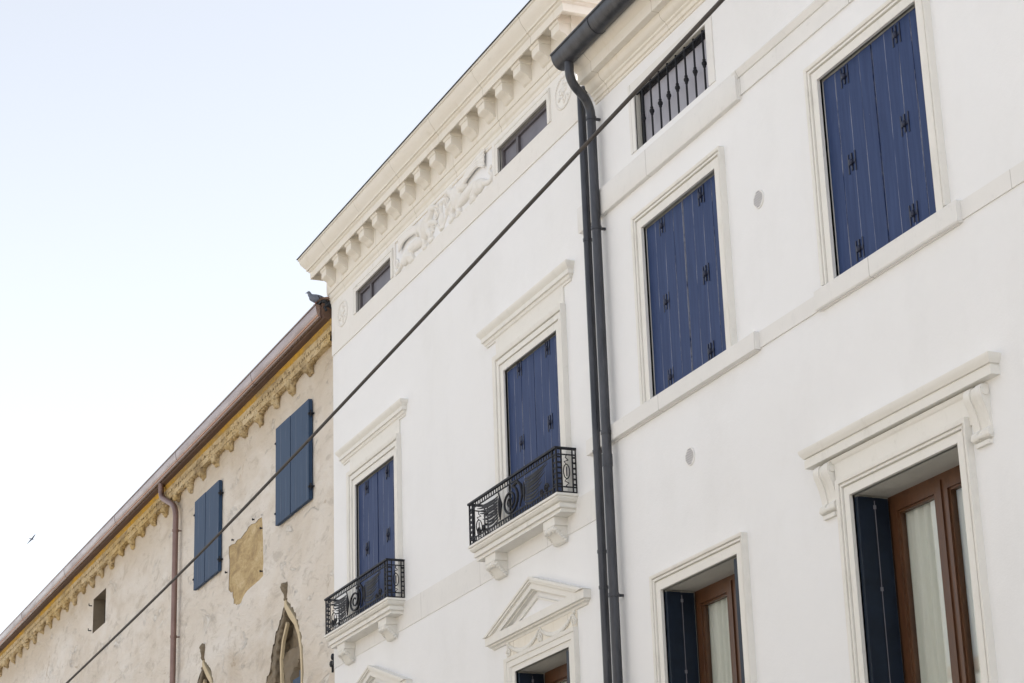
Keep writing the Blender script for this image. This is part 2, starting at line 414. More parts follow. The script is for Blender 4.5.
def open_window(parent, x0, x1, z0, z1, right_shutter=True, yin=.33):
    """double casement at the back of the reveal with curtains and folded shutters"""
    xm = (x0 + x1) / 2
    fr = MB()
    fr.box(x0, x0 + .05, yin - .01, yin + .07, z0, z1); fr.box(x1 - .05, x1, yin - .01, yin + .07, z0, z1)
    fr.box(x0 + .05, x1 - .05, yin - .01, yin + .07, z1 - .05, z1)
    wf = obj('window_frame', fr, 'wood', parent)
    for a, b in ((x0 + .052, xm - .003), (xm + .003, x1 - .052)):
        s = MB(); t = .085
        for q, (tt, dy) in enumerate(((t, 0), (t + .018, .018))):
            s.box(a, a + tt, yin - .028 + dy, yin + .04, z0, z1 - .053); s.box(b - tt, b, yin - .028 + dy, yin + .04, z0, z1 - .053)
            s.box(a + tt, b - tt, yin - .0275 + dy, yin + .04, z1 - .053 - tt, z1 - .0535)
            s.box(a + tt, b - tt, yin - .0275 + dy, yin + .04, z0, z0 + tt)
        obj('casement', s, 'wood', parent)
        gl = MB().add([(a + .08, yin + .014, z0 + .06), (b - .08, yin + .014, z0 + .06), (b - .08, yin + .014, z1 - .13), (a + .08, yin + .014, z1 - .13)], [(0, 1, 2, 3)])
        obj('glass_pane', gl, 'glass', parent)
    s = MB().box(xm - .022, xm + .022, yin - .042, yin - .0285, z0, z1 - .056); obj('window_stile', s, 'wood', parent)
    # curtain
    for a, b, ph in ((x0 + .06, xm - .02, 0.), (xm + .01, x1 - .06, 1.7)):
        c = MB(); nx = 70; nz = 10; vs = []
        for i in range(nx + 1):
            for j in range(nz + 1):
                u = i / nx; v = j / nz
                amp = .030 * (1 - .4 * v)
                vs.append((a + (b - a) * u, yin + .062 + amp * math.sin(u * 34 + ph + .8 * math.sin(u * 9 + v)) + .008 * math.sin(u * 71 + 3 * v), z0 + (z1 - .06 - z0) * v))
        c.add(vs, [(i * (nz + 1) + j, (i + 1) * (nz + 1) + j, (i + 1) * (nz + 1) + j + 1, i * (nz + 1) + j + 1) for i in range(nx) for j in range(nz)])
        obj('curtain', c, 'curtain', parent, ang=80)
    # folded shutter leaves on the reveals
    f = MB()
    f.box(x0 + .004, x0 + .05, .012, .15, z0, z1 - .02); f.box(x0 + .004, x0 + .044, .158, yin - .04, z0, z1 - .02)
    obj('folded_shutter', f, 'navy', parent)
    k = MB()
    k.tube([(x0 + .057, .158, z0), (x0 + .057, .158, z1 - .05)], .0035, 6)
    for z in (z1 - .75, z1 - .1, z1 - 1.55): k.box(x0 + .05, x0 + .062, .148, .168, z - .015, z + .015)
    obj('shutter_bolt', k, 'greyd', parent)
    if right_shutter:
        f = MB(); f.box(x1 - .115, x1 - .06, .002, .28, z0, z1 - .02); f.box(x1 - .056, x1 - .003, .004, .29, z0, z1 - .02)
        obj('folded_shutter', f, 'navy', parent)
    rm = MB()
    rm.box(x0 - .9, x1 + .9, yin + 1.9, yin + 1.95, z0 - 1, z1 + .2)
    return wf

# ================================================================== RIGHT PALAZZO
TOP_R = 11.62
rp = thing('palazzo', 'white plastered palazzo filling the right half, with large closed blue shutters and dark gutter', 'building', (-14.5, 0, 0))
XR0, XR1 = -18.70, -4.0
W_TR = (-14.05, -12.57, 7.71, 9.49); W_MR = (-17.37, -15.87, 7.68, 9.445)
W_BR = (-14.09, -12.60, 3.6, 5.935); W_BM = (-17.38, -15.93, 3.6, 5.895); W_GR = (-17.41, -15.90, 10.28, 10.91)
holes = [(rect(*W_TR), .12, True), (rect(*W_MR), .12, True), (rect(*W_BR), 1.6, True), (rect(*W_BM), 1.6, True), (rect(*W_GR), .22, True)]
mb = wall_mesh(XR0, XR1, 0, TOP_R, 0, holes)
mb.box(XR0, XR1, 2.2, 9, 0, TOP_R)
mb.add([(XR1, 0, 0), (XR1, 2.2, 0), (XR1, 2.2, TOP_R), (XR1, 0, TOP_R), (XR0, 0, TOP_R), (XR0, 2.2, TOP_R), (XR0, 0, 0), (XR0, 2.2, 0)], [(0, 1, 2, 3), (3, 2, 5, 4), (6, 7, 5, 4)])
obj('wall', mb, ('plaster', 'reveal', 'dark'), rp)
# thin coat step in the plaster left of the joint
# string courses and sills
mb = MB(); mb.mitre(XR0 + .02, -15.40, [(.045, 10.175), (.052, 10.165), (.052, 9.905), (.045, 9.895)]); obj('string_course', mb, 'band', rp)
mb = MB(); mb.mitre(-15.345, XR1, [(.055, 10.17), (.06, 10.155), (.045, 10.125), (.03, 10.10), (.018, 10.095), (.018, 9.93)]); obj('string_course', mb, 'band', rp)
mb = MB(); mb.mitre(XR0 + .02, -15.38, [(.05, 7.70), (.062, 7.69), (.062, 7.54), (.05, 7.533), (.02, 7.533), (.02, 7.526)]); obj('window_sill', mb, 'band', rp)
mb = MB(); mb.box(-15.325, -14.31, -.014, .02, 7.55, 7.695); mb.box(-12.30, XR1, -.014, .02, 7.55, 7.695); obj('string_course', mb, 'band', rp)
mb = MB(); mb.mitre(-14.27, -12.34, [(.045, 7.71), (.056, 7.70), (.056, 7.545), (.048, 7.535), (.02, 7.535), (.02, 7.528)]); obj('window_sill', mb, 'band', rp)

for (x0, x1, z0, z1), zr in ((W_TR, (9.37, 8.61, 7.87)), (W_MR, (9.335, 8.575, 7.835))):
    mb = MB().usweep(x0, x1, z0 + .003, z1, SUR)
    wdw = obj('window', mb, 'stone', rp, origin=((x0 + x1) / 2, 0, z0))
    shut_pair(wdw, x0, x1, z0 + .004, z1, .030, zr)

# grated attic window
x0, x1, z0, z1 = W_GR
mb = MB()
for a in ((x0 - .12, x0, z0 - .0, z1 + .001), (x1, x1 + .12, z0 - .0, z1 + .001)): mb.box(a[0], a[1], -.012, .01, a[2], a[3])
mb.box(x0 - .12, x1 + .12, -.012, .01, z1 + .001, z1 + .1)
wdw = obj('window', mb, 'band', rp, origin=((x0 + x1) / 2, 0, z0), label='small barred attic window with grey pane')
mb = MB(); mb.box(x0, x1, .085, .09, z0, z1); obj('glass_pane', mb, 'grey', wdw)
mb = MB(); mb.box(x0, x0 + .04, .06, .084, z0, z1); mb.box(x1 - .04, x1, .06, .084, z0, z1); mb.box(x0 + .04, x1 - .04, .06, .084, z1 - .05, z1)
obj('window_frame', mb, 'iron', wdw)
for i in range(8):
    x = x0 + .12 + i * (x1 - x0 - .24) / 7
    mb = MB().tube([(x, .025, z0), (x, .025, z1)], .0105, 8)
    for zz, rr in ((.29, .026), (.325, .017), (.26, .017)): mb.ell((x, .025, z0 + zz), (rr, rr, rr * 1.1))
    obj('iron_bar', mb, 'iron', wdw)
mb = MB().box(x0, x1, .018, .034, z1 - .035, z1 - .02); obj('iron_rail', mb, 'iron', wdw)

# eaves cornice
prof = [(.40, 11.60), (.40, 11.585), (.30, 11.57), (.285, 11.54), (.25, 11.50), (.22, 11.47), (.205, 11.46), (.20, 11.445), (.20, 11.345), (.125, 11.345),
        (.12, 11.335), (.115, 11.30), (.085, 11.265), (.06, 11.255), (.055, 11.235), (.035, 11.225), (.03, 11.185), (.012, 11.18), (.012, 11.15), (.0, 11.145)]
mb = MB().prism_x([(-d, z) for d, z in prof] + [(.03, 11.145), (.03, 11.60)], -18.27, XR1); obj('cornice', mb, 'warm', rp)
mb = MB(); mb.add([(-18.16, -.42, 11.62), (XR1, -.42, 11.62), (XR1, 4.5, 13.2), (-18.3, 4.5, 13.2), (-18.3, 9.2, 11.62), (XR1, 9.2, 11.62)], [(0, 1, 2, 3), (3, 2, 5, 4), (0, 3, 4), (1, 5, 2), (0, 1, 5, 4)])
obj('roof', mb, 'tile', rp)
# gutter: half round with open top
def gutter(xa, xb, yc, zc, ry, rz, th=.006, n=14, capl=True, capr=True):
    mb = MB(); pr = []
    for i in range(n + 1):
        a = math.pi * i / n; pr.append((yc - ry * math.cos(a), zc - rz * math.sin(a)))
    inn = [(yc + (y - yc) * .94, zc + (z - zc) * .94) for y, z in pr][::-1]
    mb.prism_x(pr + inn, xa, xb)
    mb.tube([(xa, yc - ry, zc), (xb, yc - ry, zc)], .014, 8)
    for x, c in ((xa, capl), (xb, capr)):
        if c: mb.prism_x(pr, x - .004, x + .004)
    return mb
mb = gutter(-18.30, XR1, -.36, 11.645, .115, .155)
gt = obj('gutter', mb, 'zinc', rp)
for x in (-17.43, -15.6, -13.8, -12, -10.2):
    mb = MB(); pr = [(-.36 - .121 * math.cos(math.pi * i / 12), 11.645 - .161 * math.sin(math.pi * i / 12)) for i in range(13)]
    inn = [(-.36 + (y + .36) * .95, 11.645 + (z - 11.645) * .95) for y, z in pr][::-1]
    mb.prism_x(pr + inn, x - .012, x + .012); obj('gutter_bracket', mb, 'zinc', gt)

def arc_pts(p0, p1, p2, n=6):
    a, b, c = map(Vector, (p0, p1, p2)); return [a * (1 - t) ** 2 + b * 2 * t * (1 - t) + c * t * t for t in [i / n for i in range(n + 1)]]
xp = -18.20
pts = [(-18.12, -.36, 11.60), (-18.12, -.36, 11.44)] + arc_pts((-18.12, -.36, 11.40), (-18.12, -.36, 11.30), (-18.15, -.27, 11.23)) + arc_pts((-18.17, -.18, 11.16), (-18.20, -.10, 11.08), (-18.20, -.10, 10.96)) + [(-18.20, -.10, 10.8), (-18.20, -.10, 0.05)]
mb = MB().tube(pts, .047, 14); dp = obj('downpipe', mb, 'zinc', rp, label='right-hand dark downpipe with curved elbow')
for z in (10.95, 9.75, 7.62, 6.02, 3.9):
    mb = MB().tube([(xp, -.10, z - .018), (xp, -.10, z + .018)], .0535, 14); mb.box(xp - .012, xp + .012, -.06, .01, z - .012, z + .012); obj('pipe_clamp', mb, 'zinc', dp)
mb = MB().tube([(-18.20, -.10, 7.28), (-18.20, -.10, 7.40)], .052, 14); obj('pipe_sleeve', mb, 'zinc', dp)

# ventilation covers
def vent(x, z, parent):
    mb = MB()
    n = 20; R = .085
    mb.poly_y([(x + R * math.cos(2 * math.pi * i / n), z + R * math.sin(2 * math.pi * i / n)) for i in range(n)], -.012, .005)
    mb.cm = 1
    for i in range(-3, 4):
        for j in range(-3, 4):
            if i * i + j * j < 10.5:
                cx, cz = x + i * .0215, z + j * .0215
                mb.poly_y([(cx - .008, cz - .0055), (cx + .008, cz - .0055), (cx + .008, cz + .0055), (cx - .008, cz + .0055)], -.0135, -.011)
    obj('vent_cover', mb, ('vent', 'greyd'), parent, origin=(x, 0, z))
vent(-15.17, 8.865, rp); vent(-16.70, 6.97, rp)

# BM window (plain surround)
x0, x1, z0, z1 = W_BM
mb = MB().usweep(x0, x1, z0, z1, SUR); wdw = obj('window', mb, 'stone', rp, origin=((x0 + x1) / 2, 0, z0), label='open casement window with plain stone surround and drawn curtain')
open_window(wdw, x0, x1, z0, z1)
# BR window with hood on consoles
x0, x1, z0, z1 = W_BR
mb = MB().usweep(x0, x1, z0, z1, [(0, .032), (.07, .032), (.072, .016), (.082, .016), (.084, .044), (.098, .048), (.10, .03), (.112, .03), (.114, .052), (.13, .058), (.15, .06)])
wdw = obj('window', mb, 'stone', rp, origin=((x0 + x1) / 2, 0, z0), label='open casement window under a bracketed stone hood')
open_window(wdw, x0, x1, z0, z1, False)
mb = MB(); mb.box(x0 - .20, x1 + .20, -.018, .02, 6.02, 6.235)
mb.mitre(x0 - .22, x1 + .22, [(.035, 6.275), (.045, 6.27), (.035, 6.245), (.02, 6.235), (.016, 6.215)])
obj('hood_frieze', mb, 'stone', wdw)
mb = MB().mitre(-14.56, -12.13, [(.02, 6.47), (.112, 6.437), (.112, 6.420), (.104, 6.40), (.09, 6.378), (.084, 6.368), (.068, 6.366), (.068, 6.356), (.078, 6.352), (.078, 6.285), (.0, 6.285)], .03)
obj('hood', mb, 'stone', wdw)
def console(xa, xb, zt, parent, h=.42, d=.095, mat='stone', leafy=False, name='console'):
    mb = MB()
    pr = [(.02, zt), (-d * .8, zt), (-d * 1.05, zt - .02), (-d * 1.15, zt - .055), (-d * 1.08, zt - .09), (-d * .86, zt - .125), (-d * .62, zt - .17), (-d * .42, zt - .22), (-d * .28, zt - .27), (-d * .22, zt - .305),
          (-d * .35, zt - .315), (-d * .6, zt - .33), (-d * .66, zt - .355), (-d * .55, zt - .38), (-d * .25, zt - .392), (.02, zt - .392)]
    pr = [(y, zt + (z - zt) * h / .42) for y, z in pr]
    mb.prism_x(pr, xa, xa + (xb - xa) * .36); mb.prism_x(pr, xa + (xb - xa) * .64, xb)
    mb.prism_x([(y + (.012 if y < 0 else 0), z) for y, z in pr], xa + (xb - xa) * .36, xa + (xb - xa) * .64)
    mb.box(xa + .02, xb - .02, -d * .42, .02, zt - h * 1.03, zt - h * .955)
    # rolled volutes at head and foot
    mb.tube([(xa - .010, -d * .55, zt - .055), (xb + .010, -d * .55, zt - .055)], .030, 12)
    mb.tube([(xa - .006, -d * .38, zt - h * .86), (xb + .006, -d * .38, zt - h * .86)], .02, 10)
    return obj(name, mb, mat, parent)
console(-14.52, -14.30, 6.262, wdw, d=.07); console(-12.41, -12.20, 6.262, wdw, d=.07)

# ================================================================== LEFT PALAZZO
lp = thing('palazzo', 'white palazzo section in the middle with modillion cornice, griffin frieze and two iron balconies', 'building', (-22.7, 0, 0))
XL0, XL1 = -26.72, -18.70; TOP_L = 12.55
DX = -4.97
A1 = (-25.69, -24.35, 11.43, 11.73); A2 = (-20.80, -19.42, 11.43, 11.73)
W1 = (-20.84 + DX, -19.37 + DX, 7.24, 9.105); W2 = (-20.84, -19.42, 7.24, 9.09)
P1 = (-20.80 + DX, -19.43 + DX, 3.6, 5.77); P2 = (-20.80, -19.43, 3.6, 5.77)
holes = [(rect(*A1), .12, True), (rect(*A2), .12, True), (rect(*W1), .12, True), (rect(*W2), .12, True), (rect(*P1), 1.6, True), (rect(*P2), 1.6, True)]
mb = wall_mesh(XL0, XL1 + .02, 0, TOP_L, -.004, holes)
mb.box(XL0, XL1, 2.2, 9, 0, TOP_L)
mb.add([(XL0, 0, 0), (XL0, 2.2, 0), (XL0, 2.2, TOP_L), (XL0, 0, TOP_L), (XL1 + .02, 0, 0), (XL1 + .02, 2.2, 0), (XL1 + .02, 2.2, TOP_L), (XL1 + .02, 0, TOP_L)], [(0, 1, 2, 3), (4, 5, 6, 7), (2, 3, 7, 6)])
obj('wall', mb, ('plaster', 'reveal', 'dark'), lp)
# attic frieze band: slightly proud slab with openings
fb = MB()
def band_with(xa, xb, za, zb, y0, holes_):
    m = wall_mesh(xa, xb, za, zb, y0, [(h, abs(y0) + .01, False) for h in holes_])
    m.add([(xa, y0, za), (xb, y0, za), (xb, .01, za), (xa, .01, za)], [(0, 1, 2, 3)]); m.add([(xb, y0, za), (xb, .01, za), (xb, .01, zb), (xb, y0, zb)], [(0, 1, 2, 3)])
    return m
GP = (-24.20, -20.98, 11.40, 11.86)
m = band_with(XL0, XL1 + .02, 11.155, 11.90, -.020, [rect(*A1), rect(*A2), rect(*GP)])
obj('frieze', m, ('relief', 'relief'), lp)
mb = MB().box(XL0, -18.7, -.012, .01, 6.885, 7.20); obj('string_course', mb, 'band', lp)
for (x0, x1, z0, z1) in (A1, A2):
    mb = MB().usweep(x0, x1, z0 - .0, z1, [(0, .032), (.06, .032), (.065, .04), (.085, .04), (.09, .03)], -.015)
    wdw = obj('window', mb, 'stone', lp, origin=((x0 + x1) / 2, 0, z0))
    q = MB().box(x0, x1, .05, .06, z0, z1); obj('glass_pane', q, 'greyd', wdw)
    q = MB(); q.box(x0, x1, .02, .049, z1 - .045, z1); q.box(x0 + .42, x0 + .48, .02, .049, z0, z1 - .045); q.box(x0, x0 + .05, .02, .049, z0, z1 - .045); q.box(x1 - .05, x1, .02, .049, z0, z1 - .045)
    q.box(x0 + .05, x0 + .42, .03, .049, z0, z0 + .07)
    obj('window_frame', q, 'greyd2', wdw)
def slant(mb): mb.v = [(x, y, z - .007 * (x - XL0)) for x, y, z in mb.v]     # the old cornice dips slightly to the right
# cornice
prof = [(.385, 12.66), (.385, 12.635), (.372, 12.63), (.366, 12.60), (.352, 12.565), (.325, 12.525), (.30, 12.495), (.292, 12.48), (.292, 12.462), (.272, 12.458), (.266, 12.44), (.252, 12.43),
        (.246, 12.425), (.246, 12.335), (.228, 12.335), (.228, 12.40), (.07, 12.40), (.07, 12.075), (.064, 12.055), (.052, 12.05), (.052, 12.005), (.04, 11.985), (.028, 11.975), (.028, 11.93), (.02, 11.92), (.018, 11.875)]
mb = MB().mitre(XL0, XL1, prof, .05, 6.0, .6)
slant(mb); cn = obj('cornice', mb, 'warm', lp)
mb = MB(); mb.mitre(XL0, XL1, [(.40, 12.668), (.40, 12.661), (.2, 12.661)], .05, 6.0, .6); slant(mb); obj('roof_edge', mb, 'roofdark', lp)
mb = MB(); mb.add([(XL0 - .38, -.38, 12.669), (XL1 + .38, -.38, 12.669), (XL1 + .38, 9, 12.669), (XL0 - .38, 9, 12.669), (-24.5, 4, 14), (-21, 4, 14)], [(0, 1, 5, 4), (1, 2, 5), (2, 3, 4, 5), (3, 0, 4), (0, 1, 2, 3)]); slant(mb); obj('roof', mb, 'tile', lp)
# modillions
def modillion(x):
    mb = MB(); a, b = x - .100, x + .100
    mb.prism_x([(-.06, 12.40), (-.205, 12.40), (-.205, 12.215), (-.185, 12.195), (-.15, 12.185), (-.12, 12.165), (-.10, 12.13), (-.085, 12.115), (-.06, 12.11)], a, b)
    mb.prism_x([(-.06, 12.345), (-.224, 12.345), (-.224, 12.32), (-.212, 12.300), (-.06, 12.300)], a - .012, b + .012)
    return mb
m0 = obj('modillion', modillion(-26.50), 'warm', cn, origin=(-26.50, 0, 12.33))
for i in range(1, 16): dup(m0, (i * .5165, 0, -.007 * i * .5165))
# side modillions on the left return
mb = MB()
for i in range(3):
    y = .15 + i * .52
    mm = modillion(0)
    R = [(XL0 + yy, y + xx, z) for xx, yy, z in mm.v]
    mb = MB(); mb.add(R, mm.f); obj('modillion', mb, 'warm', cn)

# relief panels -----------------------------------------------------------
def blob(mb, x, z, rx, rz, ang=0, d=.035, y=-.0): mb.ell((x, y, z), (rx, d, rz), Matrix.Rotation(rad(ang), 3, 'Y'), 12, 8)
def curve(mb, pts, r0, r1, y=-.004, fy=.9):
    n = 14; P = []
    pts = [Vector((p[0], y, p[1])) for p in pts]
    for i in range(n + 1):
        t = i / n * (len(pts) - 1); k = min(int(t), len(pts) - 2); f = t - k
        p0 = pts[max(k - 1, 0)]; p1 = pts[k]; p2 = pts[k + 1]; p3 = pts[min(k + 2, len(pts) - 1)]
        P.append(.5 * ((2 * p1) + (p2 - p0) * f + (2 * p0 - 5 * p1 + 4 * p2 - p3) * f * f + (3 * p1 - p0 - 3 * p2 + p3) * f ** 3))
    mb.tube(P, [r0 + (r1 - r0) * i / n for i in range(n + 1)], 8, fy)
def spiral(mb, cx, cz, r, turns, dirn=1, a0=0, th=.014, y=-.014, k=26, sx=1):
    P = []; 
    for i in range(k + 1):
        t = i / k; a = a0 + dirn * turns * 2 * math.pi * t; rr = r * (1 - .85 * t)
        P.append((cx + sx * rr * math.cos(a), y, cz + rr * math.sin(a)))
    mb.tube(P, [th * (1 - .4 * i / k) for i in range(k + 1)], 8)
rel = obj('relief_panel', MB().box(GP[0], GP[1], .0, .01, GP[2], GP[3]), 'relief', lp)
def griffin(s, ox):
    """s=+1: faces +x with the wing raised behind it"""
    mb = MB(); X = lambda u: ox + s * u
    A = lambda a: a * s
    Y = -.012
    blob(mb, X(.60), 11.555, .32, .075, A(6), .055, Y)         # trunk
    blob(mb, X(.92), 11.64, .17, .15, A(-40), .075, Y)        # chest
    blob(mb, X(.26), 11.51, .16, .09, A(-10), .055, Y)        # haunch
    curve(mb, [(X(.98), 11.70), (X(1.10), 11.76), (X(1.14), 11.82)], .075, .05, Y)
    blob(mb, X(1.19), 11.81, .085, .045, A(10), .055, Y)      # head
    curve(mb, [(X(1.24), 11.81), (X(1.31), 11.79), (X(1.31), 11.75)], .026, .01, Y)
    curve(mb, [(X(1.10), 11.84), (X(1.05), 11.87), (X(1.0), 11.85)], .022, .01, Y)
    curve(mb, [(X(.98), 11.60), (X(1.10), 11.50), (X(1.05), 11.43), (X(1.18), 11.42)], .055, .030, Y)
    curve(mb, [(X(.84), 11.56), (X(.90), 11.47), (X(.84), 11.42), (X(.96), 11.41)], .055, .028, Y)
    curve(mb, [(X(1.04), 11.66), (X(1.22), 11.62), (X(1.30), 11.56)], .045, .026, Y)
    curve(mb, [(X(.30), 11.50), (X(.46), 11.45), (X(.36), 11.42), (X(.52), 11.41)], .06, .03, Y)
    curve(mb, [(X(.16), 11.53), (X(.02), 11.46), (X(-.10), 11.44), (X(-.13), 11.51), (X(-.06), 11.56), (X(-.12), 11.62)], .042, .018, Y)
    for i in range(8):
        t = i / 7
        curve(mb, [(X(.90 - .10 * t), 11.66), (X(.66 - .10 * t), 11.77 - .05 * t), (X(.34 - .10 * t), 11.845 - .10 * t), (X(.02 + .02 * t), 11.865 - .20 * t)], .027, .016, Y - .026 - .006 * (i % 2), .9)
    blob(mb, X(.76), 11.71, .16, .07, A(-15), .07, Y)
    o = obj('griffin', mb, 'relief', rel, origin=(ox + s * .6, 0, 11.6)); remesh(o, .0055, 1)
griffin(1, -24.04); griffin(-1, -21.14)
mb = MB()
for s in (1, -1):
    c = -22.59
    curve(mb, [(c + s * .02, 11.44), (c + s * .12, 11.52), (c + s * .22, 11.60), (c + s * .18, 11.72), (c + s * .08, 11.74)], .024, .014)
    spiral(mb, c + s * .17, 11.70, .075, 1.4, s, 0, .016); spiral(mb, c + s * .30, 11.56, .07, 1.4, -s, 1.5, .015)
    for a in range(6): blob(mb, c + s * .30 + .045 * math.cos(a * 1.05), 11.56 + .045 * math.sin(a * 1.05), .024, .018, -a * 60, .04)
    for a in range(6): blob(mb, c + s * .15 + .045 * math.cos(a * 1.05), 11.77 + .035 * math.sin(a * 1.05), .022, .016, -a * 60, .04)
blob(mb, -22.59, 11.55, .07, .10, 0, .045); blob(mb, -22.59, 11.68, .03, .07, 0, .045); blob(mb, -22.59, 11.77, .06, .035, 0, .045); blob(mb, -22.59, 11.44, .08, .02, 0, .04)
o = obj('scrollwork', mb, 'relief', rel); remesh(o, .007, 1)
# end wreath panels
for cx in (-26.25, -19.0):
    mb = MB(); rr = .20 if cx > -20 else .19
    n = 40
    for i in range(n):
        a = 2 * math.pi * i / n; mb.ell((cx + rr * 1.02 * math.cos(a), -.022, 11.62 + rr * .88 * math.sin(a)), (.018, .016, .018), None, 6, 5)
    wr = obj('relief_panel', mb, 'relief', lp, origin=(cx, 0, 11.62), label='small oval wreath medallion on the frieze')
    mb = MB()
    for k in range(3):
        a = k * 2.09 + .5
        spiral(mb, cx + .07 * math.cos(a), 11.62 + .07 * math.sin(a), .055, 1.2, 1, a, .012, -.022)
        blob(mb, cx + .12 * math.cos(a + 1), 11.62 + .11 * math.sin(a + 1), .035, .018, -math.degrees(a + 1), .018, -.022)
    blob(mb, cx, 11.62, .035, .04, 0, .03, -.022)
    o = obj('rosette', mb, 'relief', wr); remesh(o, .007, 1)

# balcony windows ------------------------------------------------------------
SUR2 = [(0, .026), (.08, .026), (.082, .012), (.09, .012), (.092, .040), (.15, .040), (.152, .022), (.164, .022), (.166, .05), (.19, .062), (.215, .066)]
for k, (x0, x1, z0, z1) in enumerate((W1, W2)):
    mb = MB().usweep(x0, x1, z0 - .0, z1, SUR2)
    wdw = obj('window', mb, 'stone', lp, origin=((x0 + x1) / 2, 0, z0), label='tall window of blue shutters behind an iron balcony')
    shut_pair(wdw, x0, x1, z0, z1, .026, (8.995, 8.18))
    mb = MB(); mb.box(x0 - .20, x1 + .20, -.02, .02, 9.30, 9.50)
    mb.mitre(x0 - .45, x1 + .37, [(.02, 9.71), (.105, 9.69), (.105, 9.675), (.098, 9.655), (.08, 9.635), (.072, 9.62), (.065, 9.615), (.065, 9.565), (.045, 9.56), (.038, 9.53), (.022, 9.52), (.02, 9.50), (0, 9.495)])
    obj('hood', mb, 'stone', wdw)
    ox = 0 if k else DX
    # balcony slab
    mb = MB(); xa, xb = -21.22 + ox, -19.33 + ox
    mb.mitre(xa, xb, [(.242, 7.247), (.242, 7.222), (.225, 7.218), (.228, 7.20), (.212, 7.178), (.200, 7.170), (.182, 7.168), (.182, 7.158), (.194, 7.154), (.194, 7.112), (.168, 7.108), (.172, 7.07)], .03)
    bal = obj('balcony', mb, 'stone', lp, origin=((xa + xb) / 2, -.1, 7.15))
    for bx in (xa + .03, xb - .31):
        b = MB(); bw = .28
        b.box(bx, bx + bw, -.155, .02, 6.985, 7.069)
        b.prism_x([(.02, 6.984), (-.15, 6.984), (-.165, 6.965), (-.16, 6.94), (-.14, 6.93), (-.12, 6.92), (-.095, 6.90), (-.075, 6.87), (-.06, 6.84), (-.045, 6.825), (-.02, 6.82), (.02, 6.83)], bx + .02, bx + bw - .02)
        for q in range(6):
            t = q / 5
            for sx in (0, 1):
                b.ell((bx + .02 + (bw - .04) * sx, -.135 + .10 * t, 6.945 - .10 * t), (.02, .028, .018), Matrix.Rotation(rad(40), 3, 'X'), 8, 6)
        for q in range(4): b.ell((bx + .06 + q * .053, -.145 + .01 * (q % 2), 6.945), (.02, .03, .03), None, 8, 6)
        obj('bracket', b, 'stone', bal)
    # railing
    yf = -.222; z0r, z1r = 7.262, 7.715; xl, xr = xa - .215, xb + .215
    m = MB()
    def bar(p, q, r=.006): m.tube([p, q], r, 6)
    m.box(xl - .018, xr + .018, yf - .02, yf + .012, z1r - .012, z1r + .010)
    for x in (xl, xr): m.box(x - .018, x + .018, yf + .012, .0, z1r - .0115, z1r + .0095)
    for (z) in (z0r, z0r + .052, z1r - .065):
        m.box(xl, xr, yf - .006, yf + .006, z - .006, z + .006)
        for x in (xl, xr): m.box(x - .006, x + .006, yf, 0, z - .006, z + .006)
    for x in (xl, xl + .085, xr - .085, xr): m.box(x - .008, x + .008, yf - .008, yf + .008, z0r - .012, z1r)
    for x in (xl, xr):
        for y in (yf + .055, -.045): m.box(x - .007, x + .007, y - .006, y + .006, z0r, z1r)
        m.box(x - .009, x + .009, -.012, .0, z0r, z1r)
    nn = 34
    for i in range(nn):
        x = xl + .085 + (i + .5) * (xr - xl - .17) / nn
        m.box(x - .007, x + .007, yf - .004, yf + .004, z0r, z0r + .052); m.box(x - .007, x + .007, yf - .004, yf + .004, z1r - .065, z1r)
    for i in range(6):
        z = z0r + .052 + (i + .5) * (z1r - .065 - z0r - .052) / 6
        for xq in (xl, xr - .085): m.box(xq, xq + .085, yf - .004, yf + .004, z - .009, z + .009)
        for x in (xl, xr):
            m.box(x - .004, x + .004, yf, yf + .055, z - .009, z + .009); m.box(x - .004, x + .004, -.045, 0, z - .009, z + .009)
    rl = obj('railing', m, 'iron', bal, label='black wrought iron railing with wings and spiral')
    # winged volute ornament
    m = MB(); cx = (xl + xr) / 2; cz = 7.475
    spiral(m, cx - .03, cz - .01, .150, 2.1, -1, 1.2, .015, yf, 44, 1.45)
    P = [(cx + .05, yf, cz + .13), (cx + .17, yf, cz + .15), (cx + .26, yf, cz + .09), (cx + .29, yf, cz - .02), (cx + .22, yf, cz - .13)]
    m.tube(P, [.018, .018, .018, .014, .008], 6)
    m.tube([(cx - .34, yf, cz + .16), (cx - .27, yf, cz + .02), (cx - .32, yf, cz - .14)], [.008, .014, .008], 6)
    for s in (1, -1):
        for i in range(9):        # long feathers fanning out, with short ones between their roots
            t = i / 8
            bx_, bz = cx + s * (.36 + .02 * math.sin(t * 3)), cz + .125 - .25 * t
            ez = cz + .155 - .31 * t ** 1.15 + (.01 if i % 2 else 0)
            ex = cx + s * (.98 - .30 * t + (0 if i % 2 else -.06))
            mid = ((bx_ + ex) / 2, yf, (bz + ez) / 2 - .045)
            m.tube(arc_pts((bx_, yf, bz), mid, (ex, yf, ez), 6), [.007, .011, .015, .015, .013, .009, .004], 6, .5)
            if i < 8: m.tube(arc_pts((bx_, yf, bz - .015), (bx_ + s * .08, yf, bz - .035), (bx_ + s * .17, yf, bz - .012), 4), [.004, .006, .006, .004, .002], 6, .5)
        m.ell((cx + s * .335, yf, cz), (.022, .012, .11))
        # corner scrollwork at the bottom
        spiral(m, cx + s * .90, z0r + .10, .05, 1.6, s, 0, .012, yf); spiral(m, cx + s * .78, z0r + .09, .04, 1.5, -s, 0, .011, yf)
